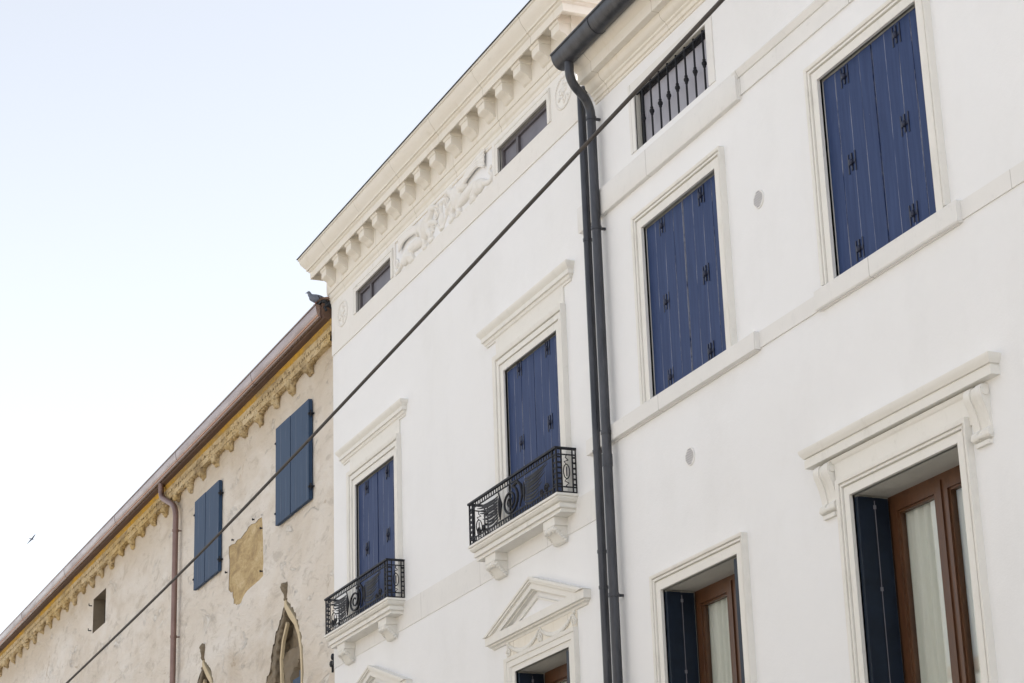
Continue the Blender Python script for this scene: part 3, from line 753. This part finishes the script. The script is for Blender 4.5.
    for x in (xl, xr):   # side ovals
        P = [(x, -.112 + .034 * math.cos(a), cz + .075 * math.sin(a)) for a in [2 * math.pi * i / 18 for i in range(19)]]
        m.tube(P, .006, 6)
        m.tube([(x, -.112, cz - .05), (x, -.112, cz + .05)], .006, 6)
        for s in (1, -1): m.tube([(x, -.112, cz + s * .075), (x, -.135, cz + s * .10), (x, -.09, cz + s * .12), (x, -.12, cz + s * .145), (x, -.112, cz + s * .165)], .006, 6)
    obj('railing_ornament', m, 'iron', bal)

# pediment windows ----------------------------------------------------------------
for k, (x0, x1, z0, z1) in enumerate((P1, P2)):
    mb = MB().usweep(x0, x1, z0, z1, [(0, .022), (.075, .022), (.08, .034), (.10, .034)])
    mb.usweep(x0 - .105, x1 + .105, z0, z1 + .06, [(0, .036), (.06, .036), (.065, .046), (.09, .056), (.10, .058)])
    wdw = obj('window', mb, 'stone', lp, origin=((x0 + x1) / 2, 0, z0), label='window under a triangular stone pediment')
    open_window(wdw, x0, x1, z0, z1)
    xc = (x0 + x1) / 2 - .05
    mb = MB(); mb.box(x0 - .20, x1 + .20, -.014, .02, z1 + .155, 6.135); obj('pediment_frieze', mb, 'warm', wdw)
    mb = MB(); a = 1.27; zb = 6.235; h = .40
    mb.mitre(xc - 1.18, xc + 1.18, [(.085, zb), (.085, 6.15), (.06, 6.145), (.055, 6.13), (.03, 6.12), (.02, 6.10), (0, 6.095)])
    def ring(s1, s2, d, a=a, h=h):
        L = lambda s: [(xc - a + s * a / h, zb + .001), (xc, zb + h - s), (xc + a - s * a / h, zb + .001)]
        o1 = L(s1); i1 = L(s2); mb.poly_y([o1[0], o1[1], i1[1], i1[0]], -d, .02); mb.poly_y([o1[1], o1[2], i1[2], i1[1]], -d, .02)
    ring(0, .03, .112); ring(.030, .055, .100); ring(.055, .065, .088); ring(.065, .125, .080); ring(.125, .14, .05)
    pass
    ring(.20, .222, .026)
    obj('pediment', mb, 'stone', wdw)
    mb = MB()
    for s in (0, 1):
        xa_, xb_ = (x0 - .15, xc + .05) if s == 0 else (xc + .05, x1 + .15)
        for i in range(26):
            t = i / 25; x = xa_ + (xb_ - xa_) * t; z = 6.085 - .125 * math.sin(math.pi * t) ** .8
            rr = .014 + .012 * math.sin(math.pi * t)
            mb.ell((x, -.02, z), (rr * 1.1, .022, rr), None, 7, 5); mb.ell((x + .01, -.026, z - rr * .6), (rr * .7, .02, rr * .7), None, 6, 5)
    for x in (x0 - .15, xc + .05, x1 + .15):
        for q in range(5): mb.ell((x + random.uniform(-.02, .02), -.02, 6.08 - q * .028), (.022, .02, .018), None, 7, 5)
        for s in (1, -1): mb.tube([(x, -.022, 6.05), (x + s * .05, -.022, 6.0), (x + s * .03, -.022, 5.955)], [.01, .012, .005], 6)
    obj('festoon', mb, 'stone', wdw)

# second downpipe
pts = [(-18.47, .01, 11.42), (-18.47, -.05, 11.40)] + arc_pts((-18.47, -.06, 11.39), (-18.455, -.08, 11.36), (-18.455, -.08, 11.30), 4) + [(-18.455, -.08, .05)]
mb = MB().tube(pts, .042, 14); dp = obj('downpipe', mb, 'zinc', lp, label='left-hand dark downpipe of the pair')
for z in (9.72, 7.5, 6.5, 6.15):
    mb = MB().tube([(-18.455, -.08, z - .015), (-18.455, -.08, z + .015)], .047, 14); obj('pipe_clamp', mb, 'zinc', dp)

# ================================================================== OLD BUILDING
ob = thing('old_house', 'weathered beige plaster house at left with copper gutter, ruined arches and blue shutters', 'building', (-43, .04, 0))
WEAR = bpy.data.textures.new('wear', 'CLOUDS'); WEAR.noise_scale = .07; WEAR.noise_depth = 2
YO = .04; XO0, XO1 = -66.0, -26.725
def jag(poly, amp=.02, n=3, seed=0):
    out = []; rnd = random.Random(seed)
    for i, p in enumerate(poly):
        q = poly[(i + 1) % len(poly)]
        for k in range(n):
            t = k / n; j = amp if k else amp * .3
            out.append((p[0] + (q[0] - p[0]) * t + rnd.uniform(-j, j), p[1] + (q[1] - p[1]) * t + rnd.uniform(-j, j)))
    return out
arch1 = [(-28.18, 3.5), (-28.18, 7.0), (-28.20, 7.42), (-28.29, 7.68), (-28.41, 7.88), (-28.66, 8.10), (-28.88, 8.22), (-28.97, 8.31), (-29.06, 8.20), (-29.26, 8.04),
         (-29.50, 7.84), (-29.68, 7.60), (-29.74, 7.40), (-29.96, 7.26), (-30.05, 6.9), (-30.0, 3.5)]
arch2 = [(x - 4.33, z - .04) for x, z in arch1]
patch = [(-31.93, 9.74), (-31.28, 9.72), (-30.87, 9.79), (-30.17, 9.78), (-30.10, 9.31), (-30.09, 8.87), (-30.9, 8.82), (-31.35, 8.70), (-31.62, 8.78), (-31.70, 8.98), (-31.92, 9.05), (-31.88, 9.47)]
HO = (-41.45, -40.38, 10.27, 10.94)
H2 = (-50.9, -49.9, 10.0, 10.7)
holes = [(jag(arch1, .034, 4, 1), .22, True), (jag(arch2, .034, 4, 2), .22, True), (jag(patch, .022, 4, 3), .012, True), (rect(*HO), .26, True), (rect(*H2), .26, True)]
mb = wall_mesh(XO0, XO1, 0, 11.9, YO, holes)
mb.box(XO0, XO1 + .002, 2.2, 9, 0, 11.9)
mb.add([(XO0, YO, 0), (XO0, 2.2, 0), (XO0, 2.2, 11.9), (XO0, YO, 11.9), (XO1, YO, 11.9), (XO1, 2.2, 11.9)], [(0, 1, 2, 3), (3, 2, 5, 4)])
obj('wall', mb, ('old', 'ruin', 'ruin'), ob)
# infill of the patch
mb = MB().box(-32.1, -29.95, YO + .008, YO + .011, 8.6, 9.9); obj('bare_plaster_patch', mb, 'patch', ob)
mb = MB()
for x, z in ((-31.65, 9.78), (-30.55, 9.83), (-30.15, 9.6), (-30.14, 8.95), (-32.0, 9.35)):
    mb.tube([(x, YO + .01, z), (x, YO - .03, z)], .011, 6); mb.ell((x, YO - .03, z), (.016, .012, .02), None, 8, 5)
obj('wall_hooks', mb, 'iron', ob)
# arch: ogee stone band, rubble back
for q, dx in enumerate((0, -4.33)):
    dz = -.04 * q
    mb = MB()
    def st(pts, wdt, yf, yb):
        n0 = len(mb.v)
        L = [Vector((x + dx, z + dz)) for x, z in pts]
        outer = []; inner = []
        for i, p in enumerate(L):
            t = (L[min(i + 1, len(L) - 1)] - L[max(i - 1, 0)]).normalized(); nn_ = Vector((-t.y, t.x)); wv = wdt[i] if isinstance(wdt, list) else wdt
            j = random.uniform(-.008, .008)
            outer.append((p.x + nn_.x * .02, p.y + nn_.y * .02)); inner.append((p.x - nn_.x * (wv + j), p.y - nn_.y * (wv + j)))
        for i in range(len(L) - 1): mb.poly_y([outer[i], outer[i + 1], inner[i + 1], inner[i]], yf, yb)
    st([(-28.98, 8.42), (-28.97, 8.22), (-28.75, 8.06), (-28.52, 7.90), (-28.36, 7.70), (-28.26, 7.45), (-28.23, 7.2), (-28.22, 6.9), (-28.22, 3.6)], [.03, .06, .08, .075, .06, .05, .045, .04, .04], YO - .01, YO + .05)
    ogee_mb = mb; mb = MB()
    st([(-29.62, 7.2), (-29.60, 7.55), (-29.45, 7.80), (-29.22, 8.0), (-29.02, 8.18)], [.16, .15, .12, .09, .05], YO + .0, YO + .2)
    rub_mb = mb; mb = ogee_mb
    st([(-29.30, 7.1), (-29.34, 7.5), (-29.24, 7.75), (-29.05, 7.97)], .045, YO + .03, YO + .07)
    xf, zf = -28.97 + dx, 8.27 + dz
    rub_mb.tube([(xf, YO - .0, zf), (xf + .01, YO - .01, zf + .10), (xf + .02, YO - .01, zf + .2), (xf + .01, YO, zf + .25)], [.035, .045, .075, .04], 8)
    ro = obj('rubble_edge', rub_mb, 'ruin', ob); remesh(ro, .02, 2); dm = ro.modifiers.new('wear', 'DISPLACE'); dm.texture = WEAR; dm.strength = .07; dm.texture_coords = 'GLOBAL'
    obj('ogee_moulding', mb, 'ogee', ob, label='broken pale stone ogee moulding of a walled-up arch')
    mb = MB()   # rough masonry slab inside
    nx, nz = 34, 56; xs0, xs1, zs0, zs1 = -30.0 + dx, -28.3 + dx, 5.5, 8.1 + dz; vs = []
    for i in range(nx + 1):
        for j in range(nz + 1):
            x = xs0 + (xs1 - xs0) * i / nx; z = zs0 + (zs1 - zs0) * j / nz
            y = YO + .085 + .07 * noise.noise(Vector((x * 3, z * 3, q * 5))) + .05 * noise.noise(Vector((x * 8, z * 8, 2))) + (.10 if z > 7.62 + dz + .1 * (x - dx + 29) else 0) - .06 * min(1, max(0, (-29.35 + dx) - x) * 3)
            if x > -28.95 + dx and z < 7.30 + dz + .12 * (x - dx + 28.9): y += .12
            vs.append((x, y, z))
    mb.add(vs, [(i * (nz + 1) + j, (i + 1) * (nz + 1) + j, (i + 1) * (nz + 1) + j + 1, i * (nz + 1) + j + 1) for i in range(nx) for j in range(nz)])
    obj('rubble_infill', mb, 'ruin', ob)
    pr = MB().box(-28.85 + dx, -28.55 + dx, YO + .065, YO + .09, 5.0, 7.12 + dz); pr.box(-28.54 + dx, -28.24 + dx, YO + .06, YO + .09, 5.0, 7.20 + dz)
    obj('shutter_leaf', pr, 'greyblue', ob, origin=(-28.95 + dx, YO + .06, 5.0))
    pr = MB().box(-28.52 + dx, -28.24 + dx, YO + .10, YO + .2, 7.19 + dz, 7.60 + dz); obj('dark_slot', pr, 'wood', ob)  # brown block added to stand for the dark slot above the shutter
# small square opening: dark sheet, its colour standing in for the shade inside
for (a, b, c, d) in (HO, H2):
    mb = MB(); mb.box(a + .01, b - .01, YO + .22, YO + .255, c + .01, d - .01); mb.box(a + .5, a + .55, YO + .2, YO + .219, c + .01, d - .01)
    obj('window', mb, 'dark', ob, label='small unglazed square window')
    mb = MB()
    for z in (c + .08, d - .1): mb.tube([(a - .12, YO + .01, z), (a - .12, YO - .06, z), (a - .12, YO - .06, z + .04)], .012, 6)
    obj('shutter_pin', mb, 'iron', ob)
# mounted blue shutters
for xa, xb, za, zb in ((-33.74, -32.30, 9.44, 10.91), (-29.26, -27.72, 9.41, 10.86)):
    pr = MB().box(xa + .06, xb - .06, YO - .012, YO + .02, za + .04, zb - .04)
    wdw = obj('window', pr, 'dark', ob, origin=((xa + xb) / 2, YO, za), label='window closed by grey-blue shutters')
    xm = xa + (xb - xa) * .46
    leaf(wdw, xa, xm - .010, za, zb, YO - .07, 'greyblue', .8, .05, ragged=False); leaf(wdw, xm + .006, xb, za + .003, zb - .003, YO - .066, 'greyblue', .8, .05, ragged=False)
    for x, s in ((xa, -1), (xb, 1)):
        for z in (za + .18, zb - .22):
            h_ = MB(); h_.box(x - .03 if s < 0 else x - .01, x + .01 if s < 0 else x + .03, YO - .08, YO - .01, z - .012, z + .012); h_.tube([(x + s * .03, YO - .05, z - .045), (x + s * .03, YO - .05, z + .045)], .013, 8)
            h_.tube([(x + s * .03, YO - .05, z), (x + s * .05, YO + .01, z)], .012, 6)
            obj('shutter_hinge', h_, 'iron', wdw)

# eaves: corbel frieze, dentils, yellow strip, gutter
mb = MB()
n = 300; vs = []
for i in range(n + 1):       # upper rough band with irregular lower edge
    x = XO0 + (XO1 - XO0) * i / n
    zt = 11.475; zb = 11.385 + .012 * noise.noise(Vector((x * 3, 0, 0)))
    y = YO - .085 + .012 * noise.noise(Vector((x * 5, 3, 0)))
    vs += [(x, YO + .01, zt), (x, y, zt), (x, y + .006, (zt + zb) / 2), (x, y, zb), (x, YO + .01, zb - .01)]
mb.add(vs, [(5 * i + k, 5 * i + 5 + k, 5 * i + 6 + k, 5 * i + 1 + k) for i in range(n) for k in range(4)])
fz = obj('corbel_frieze', mb, 'oldstone', ob)
mb = MB(); rnd = random.Random(5)
x = XO0
while x < XO1 - .06:          # small carved teeth in two rows
    if rnd.random() > .06:
        d = rnd.uniform(.07, .10); mb.box(x, x + .045, YO - d, YO, 11.480, 11.525 + rnd.uniform(-.006, .006))
    if rnd.random() > .1:
        d = rnd.uniform(.06, .09); mb.ell((x + .03, YO - d + .02, 11.445), (.022, .03, .02), None, 6, 5)
    x += .078
obj('dentil_row', mb, 'oldstone', fz)
mb = MB()
vs = []
for i in range(n + 1):
    x = XO0 + (XO1 - XO0) * i / n
    zt = 11.62; zb = 11.535 + .006 * noise.noise(Vector((x * 4, 9, 0))); y = YO - .06 + .008 * noise.noise(Vector((x * 6, 3, 4)))
    vs += [(x, YO, zt), (x, y, zt), (x, y, zb), (x, YO, zb)]
mb.add(vs, [(4 * i + k, 4 * i + 4 + k, 4 * i + 5 + k, 4 * i + 1 + k) for i in range(n) for k in range(3)])
obj('moulding', mb, 'oldstone', fz)
x = -27.76
rnd = random.Random(8)
while x > XO0 + .3:
    xx = x + rnd.uniform(-.03, .03); c = MB(); wd = .085 + rnd.uniform(-.012, .012); dd = .10 + rnd.uniform(-.012, .012); dr = rnd.uniform(-.03, .045)
    c.prism_x([(YO + .01, 11.385), (YO - dd, 11.385), (YO - dd, 11.33), (YO - dd * .85, 11.28), (YO - dd * .5, 11.235 + dr), (YO - .02, 11.20 + dr), (YO + .01, 11.19 + dr)], xx - wd, xx + wd)
    c.ell((xx, YO - dd * .75, 11.30), (wd * .9, .045, .045), None, 10, 6)
    # spandrels of the little arches on both sides
    for s in (1, -1):
        P = [(xx + s * wd * .9, 11.385)] + [(xx + s * (.40 - (.40 - wd) * math.cos(a)), 11.27 + .105 * math.sin(a)) for a in [math.pi / 2 * k / 6 for k in range(7)]][::-1] 
        P = [(xx + s * wd * .9, 11.386), (xx + s * .40, 11.386), (xx + s * .40, 11.376)] + [(xx + s * (.40 - (.40 - wd) * math.sin(a)), 11.33 + .046 * math.cos(a)) for a in [math.pi / 2 * k / 6 for k in range(1, 7)]]
        c.poly_y(P, YO - .07, YO + .01)
    o = obj('corbel', c, 'oldstone', fz); remesh(o, .016, 2)
    dm = o.modifiers.new('wear', 'DISPLACE'); dm.texture = WEAR; dm.strength = .08; dm.mid_level = .5; dm.texture_coords = 'GLOBAL'
    x -= .805
mb = MB(); vs = []
for i in range(n + 1):
    x = XO0 + (XO1 - XO0) * i / n; e = .012 * noise.noise(Vector((x * 5, 2, 7)))
    vs += [(x, YO, 11.615 + e), (x, YO - .03 + e * .5, 11.615 + e), (x, YO - .055, 11.66), (x, YO - .065, 11.716)]
mb.add(vs, [(4 * i + k, 4 * i + 4 + k, 4 * i + 5 + k, 4 * i + 1 + k) for i in range(n) for k in range(3)])
obj('eaves_strip', mb, 'foam', ob, label='bright yellow strip under the copper gutter')
mb = gutter(XO0, -26.86, -.13, 11.94, .075, .19, n=20)
gt = obj('gutter', mb, 'copper', ob)
for i in range(34):
    x = -27.8 - i * 1.1; mb = MB(); pr = [(-.13 - .079 * math.cos(math.pi * k / 12), 11.94 - .195 * math.sin(math.pi * k / 12)) for k in range(13)]
    inn = [(-.13 + (y + .13) * .97, 11.94 + (z - 11.94) * .97) for y, z in pr][::-1]
    if i % 4 == 2: mb.prism_x(pr + inn, x - .015, x + .015); obj('gutter_joint', mb, 'copper', gt)
mb = MB(); mb.box(XO0, -26.80, -.15, .25, 11.955, 11.985); obj('roof_edge', mb, 'roofdark', ob)
mb = MB(); mb.prism_x([(-.125, 11.80), (-.10, 11.735), (-.03, 11.715), (.06, 11.71), (.06, 11.95), (-.125, 11.95)], XO0, -26.80); obj('eaves_board', mb, 'brown', ob)
mb = MB().tube([(XO0, -.172, 11.785), (-26.862, -.172, 11.785)], .011, 8); obj('gutter_highlight', mb, 'lip_highlight', gt)  # added tube: orange highlight along the gutter's lower curve, given as colour
mb = MB(); mb.add([(XO0, -.18, 11.99), (XO1, -.18, 11.99), (XO1, 4.5, 13.4), (XO0, 4.5, 13.4), (XO0, 9.2, 11.99), (XO1, 9.2, 11.99)], [(0, 1, 2, 3), (3, 2, 5, 4), (0, 3, 4), (1, 5, 2), (0, 1, 5, 4)])
obj('roof', mb, 'tile', ob)
# copper downpipe
pts = [(-35.75, -.09, 11.75), (-35.75, -.09, 11.66)] + arc_pts((-35.75, -.09, 11.62), (-35.75, -.09, 11.52), (-35.62, -.085, 11.45), 5) + arc_pts((-35.08, -.07, 11.22), (-34.86, -.06, 11.13), (-34.84, -.06, 10.95), 6) + [(-34.84, -.06, .05)]
mb = MB().tube(pts, .05, 12); dp = obj('downpipe', mb, 'copperd', ob, label='brown copper downpipe with angled offset')
for z in (10.7, 8.9, 7.2):
    mb = MB().tube([(-34.84, -.06, z - .02), (-34.84, -.06, z + .02)], .058, 12); mb.box(-34.85, -34.83, -.05, YO, z - .01, z + .01); obj('pipe_clamp', mb, 'copperd', dp)
# flashing and rags of sealant in the corner between gutter and white wall
mb = MB(); rnd = random.Random(4)
for i in range(9):
    mb.ell((-26.80 + rnd.uniform(-.03, .02), -.06 + rnd.uniform(-.05, .07), 11.90 + rnd.uniform(-.08, .09)), (.05, rnd.uniform(.02, .05), rnd.uniform(.02, .05)), None, 7, 5)
o = obj('flashing', mb, 'roofdark', ob); remesh(o, .012, 1)
# trefoil wall anchor near the corner
mb = MB()
for a in (90, 210, 330): mb.ell((-26.84 + .065 * math.cos(rad(a)), YO - .03, 7.01 + .055 * math.sin(rad(a))), (.05, .022, .045), None, 10, 6)
mb.tube([(-26.84, YO - .03, 7.01), (-26.84, YO - .03, 6.86)], .016, 6); mb.tube([(-26.84, YO + .01, 7.0), (-26.84, YO - .03, 7.0)], .02, 6)
obj('wall_anchor', mb, 'iron', ob, label='black trefoil iron anchor')

# ================================================================== CABLE
ctrl = [(-60, 6.3), (-45, 6.62), (-36, 6.80), (-29.0, 6.98), (-22.3, 7.195), (-15.8, 7.545), (-13.28, 7.70), (-10.38, 7.865), (-4, 8.25), (10, 9.2)]
P = []
for k in range(len(ctrl) - 1):
    p0, p1, p2, p3 = ctrl[max(k - 1, 0)], ctrl[k], ctrl[k + 1], ctrl[min(k + 2, len(ctrl) - 1)]
    m1 = (p2[1] - p0[1]) / (p2[0] - p0[0]); m2 = (p3[1] - p1[1]) / (p3[0] - p1[0]); h = p2[0] - p1[0]
    for i in range(8):
        t = i / 8
        z = (2 * t ** 3 - 3 * t * t + 1) * p1[1] + (t ** 3 - 2 * t * t + t) * h * m1 + (-2 * t ** 3 + 3 * t * t) * p2[1] + (t ** 3 - t * t) * h * m2
        P.append((p1[0] + h * t, -3.0, z))
P.append((10, -3, 9.2))
mb = MB().tube(P, .0145, 10); tag(obj('overhead_cable', mb, 'cable'), 'dark overhead cable running diagonally in front of all the facades', 'cable')

# ================================================================== BIRDS
def pigeon(name, loc, rz, label, dark=False, pitch=0):
    t = thing(name, label, 'pigeon', loc); L = Vector(loc)
    Rz = Matrix.Rotation(rz, 3, 'Z') @ Matrix.Rotation(pitch, 3, 'Y')
    def T(mb): mb.v = [tuple(L + Rz @ Vector(p)) for p in mb.v]; return mb
    b = MB()                                                       # local: +x forward, z up, feet at 0
    b.ell((0, 0, .095), (.095, .055, .058), Matrix.Rotation(rad(-18), 3, 'Y'), 14, 10)
    b.ell((.045, 0, .115), (.058, .050, .055)); b.ell((.085, 0, .155), (.032, .028, .045), Matrix.Rotation(rad(20), 3, 'Y'))
    b.ell((.103, 0, .192), (.028, .022, .024)); b.ell((-.09, 0, .065), (.07, .028, .02), Matrix.Rotation(rad(-20), 3, 'Y'))
    b.ell((-.15, 0, .042), (.06, .030, .009), Matrix.Rotation(rad(-16), 3, 'Y'))
    o = obj('body', T(b), 'pigeond' if dark else 'pigeon', t); remesh(o, .006, 2)
    k = MB().tube([(.125, 0, .192), (.150, 0, .183)], [.007, .002], 6); obj('beak', T(k), 'iron', t)
    for s in (1, -1):
        wg = MB(); wg.ell((-.025, s * .045, .105), (.105, .014, .040), Matrix.Rotation(rad(-16), 3, 'Y'), 14, 8)
        obj('wing', T(wg), 'pigeond' if dark else 'pigeon', t)
        br = MB()
        for q in (-.045, -.085): br.tube([(q + .016, s * .060, .135 + q * .25), (q, s * .0615, .100 + q * .25), (q - .018, s * .056, .078 + q * .25)], .0065, 6)
        obj('wing_bar', T(br), 'iron', t)
        lg = MB().tube([(.01, s * .02, .06), (.012, s * .02, .008)], .005, 6)
        for a in (-.4, 0, .4): lg.tube([(.012, s * .02, .005), (.012 + .03 * math.cos(a), s * .02 + .03 * math.sin(a), .003)], .0035, 5)
        lg.tube([(.012, s * .02, .005), (-.008, s * .02, .003)], .0035, 5)
        obj('leg', T(lg), 'leg', t)
        ey = MB().ell((.112, s * .019, .197), (.004, .004, .004), None, 6, 5); obj('eye', T(ey), 'wood', t)
    return t
pigeon('pigeon', (-26.95, -.165, 11.955), rad(-110), 'grey pigeon with two dark wing bars perched on the end of the copper gutter')

t = MB(); c = Vector((-76.3, 5.36, 20.86))
t.ell((0, 0, 0), (.03, .10, .03)); 
for s in (1, -1):
    pts = [(0, .0, .0), (s * .10, .03, .035), (s * .21, .0, .02), (s * .30, -.06, -.03)]
    t.tube(pts, [.03, .028, .016, .003], 6)
t.tube([(0, -.08, 0), (.02, -.17, 0)], [.015, .003], 5); t.tube([(0, -.08, 0), (-.02, -.17, 0)], [.015, .003], 5)
Rb = Matrix.Rotation(rad(35), 3, 'Z') @ Matrix.Rotation(rad(-38), 3, 'Y')
t.v = [tuple(c + (Rb @ Vector(p)) * .85) for p in t.v]
tag(obj('flying_bird', t, 'pigeond', origin=c), 'tiny dark bird flying in the open sky at far left', 'bird')

# ================================================================== HOUSES ACROSS THE STREET (seen only as reflections and bounced light)
def house(name, label, x0, x1, h, roofh, gable=False):
    t = thing(name, label, 'building', ((x0 + x1) / 2, -17, 0))
    Y = -17.0
    mb = MB().box(x0, x1, Y - 9, Y, 0, h); obj('wall', mb, 'opp', t)
    mb = MB(); xc = (x0 + x1) / 2
    if gable:
        mb.poly_y([(x0 - .4, h), (x1 + .4, h), (xc, h + roofh)], Y - 9, Y + .3)
        obj('roof', mb, 'tile', t)
        mb = MB(); 
        for a, b in (((x0 - .5, h - .05), (xc, h + roofh + .02)), ((x1 + .5, h - .05), (xc, h + roofh + .02))):
            mb.poly_y([a, b, (b[0], b[1] - .4), (a[0], a[1] - .4)], Y + .31, Y + .45)
        obj('gable_trim', mb, 'white', t)
    else:
        mb.add([(x0 - .3, Y + .5, h), (x1 + .3, Y + .5, h), (x1 + .3, Y - 9.5, h), (x0 - .3, Y - 9.5, h), (x0 - .3, Y - 4.5, h + roofh), (x1 + .3, Y - 4.5, h + roofh)], [(0, 1, 5, 4), (1, 2, 5), (2, 3, 4, 5), (3, 0, 4), (0, 1, 2, 3)])
        obj('roof', mb, 'tile', t)
        mb = MB().box(x0 - .3, x1 + .3, Y + .001, Y + .45, h - .35, h - .01); obj('eaves', mb, 'white', t)
    for fz_ in range(3):
        zz = 1.2 + fz_ * 3.2
        if zz + 1.9 > h: continue
        x = x0 + 1.2
        while x < x1 - 1.8:
            mb = MB().box(x - .12, x + 1.12, Y + .001, Y + .05, zz - .12, zz + 1.82)
            wf = obj('window', mb, 'white', t); q = MB().box(x, x + 1.0, Y + .051, Y + .07, zz, zz + 1.7); obj('pane', q, 'navy', wf)
            x += 3.0
house('opposite_house', 'long cream house across the street, outside the picture', -62, -34, 9.5, 1.8)
house('opposite_house', 'gabled cream house across the street, outside the picture', -33.8, -24, 9.6, 2.4, True)
house('opposite_house', 'low cream house across the street, outside the picture', -23.8, 14, 8.6, 1.6)
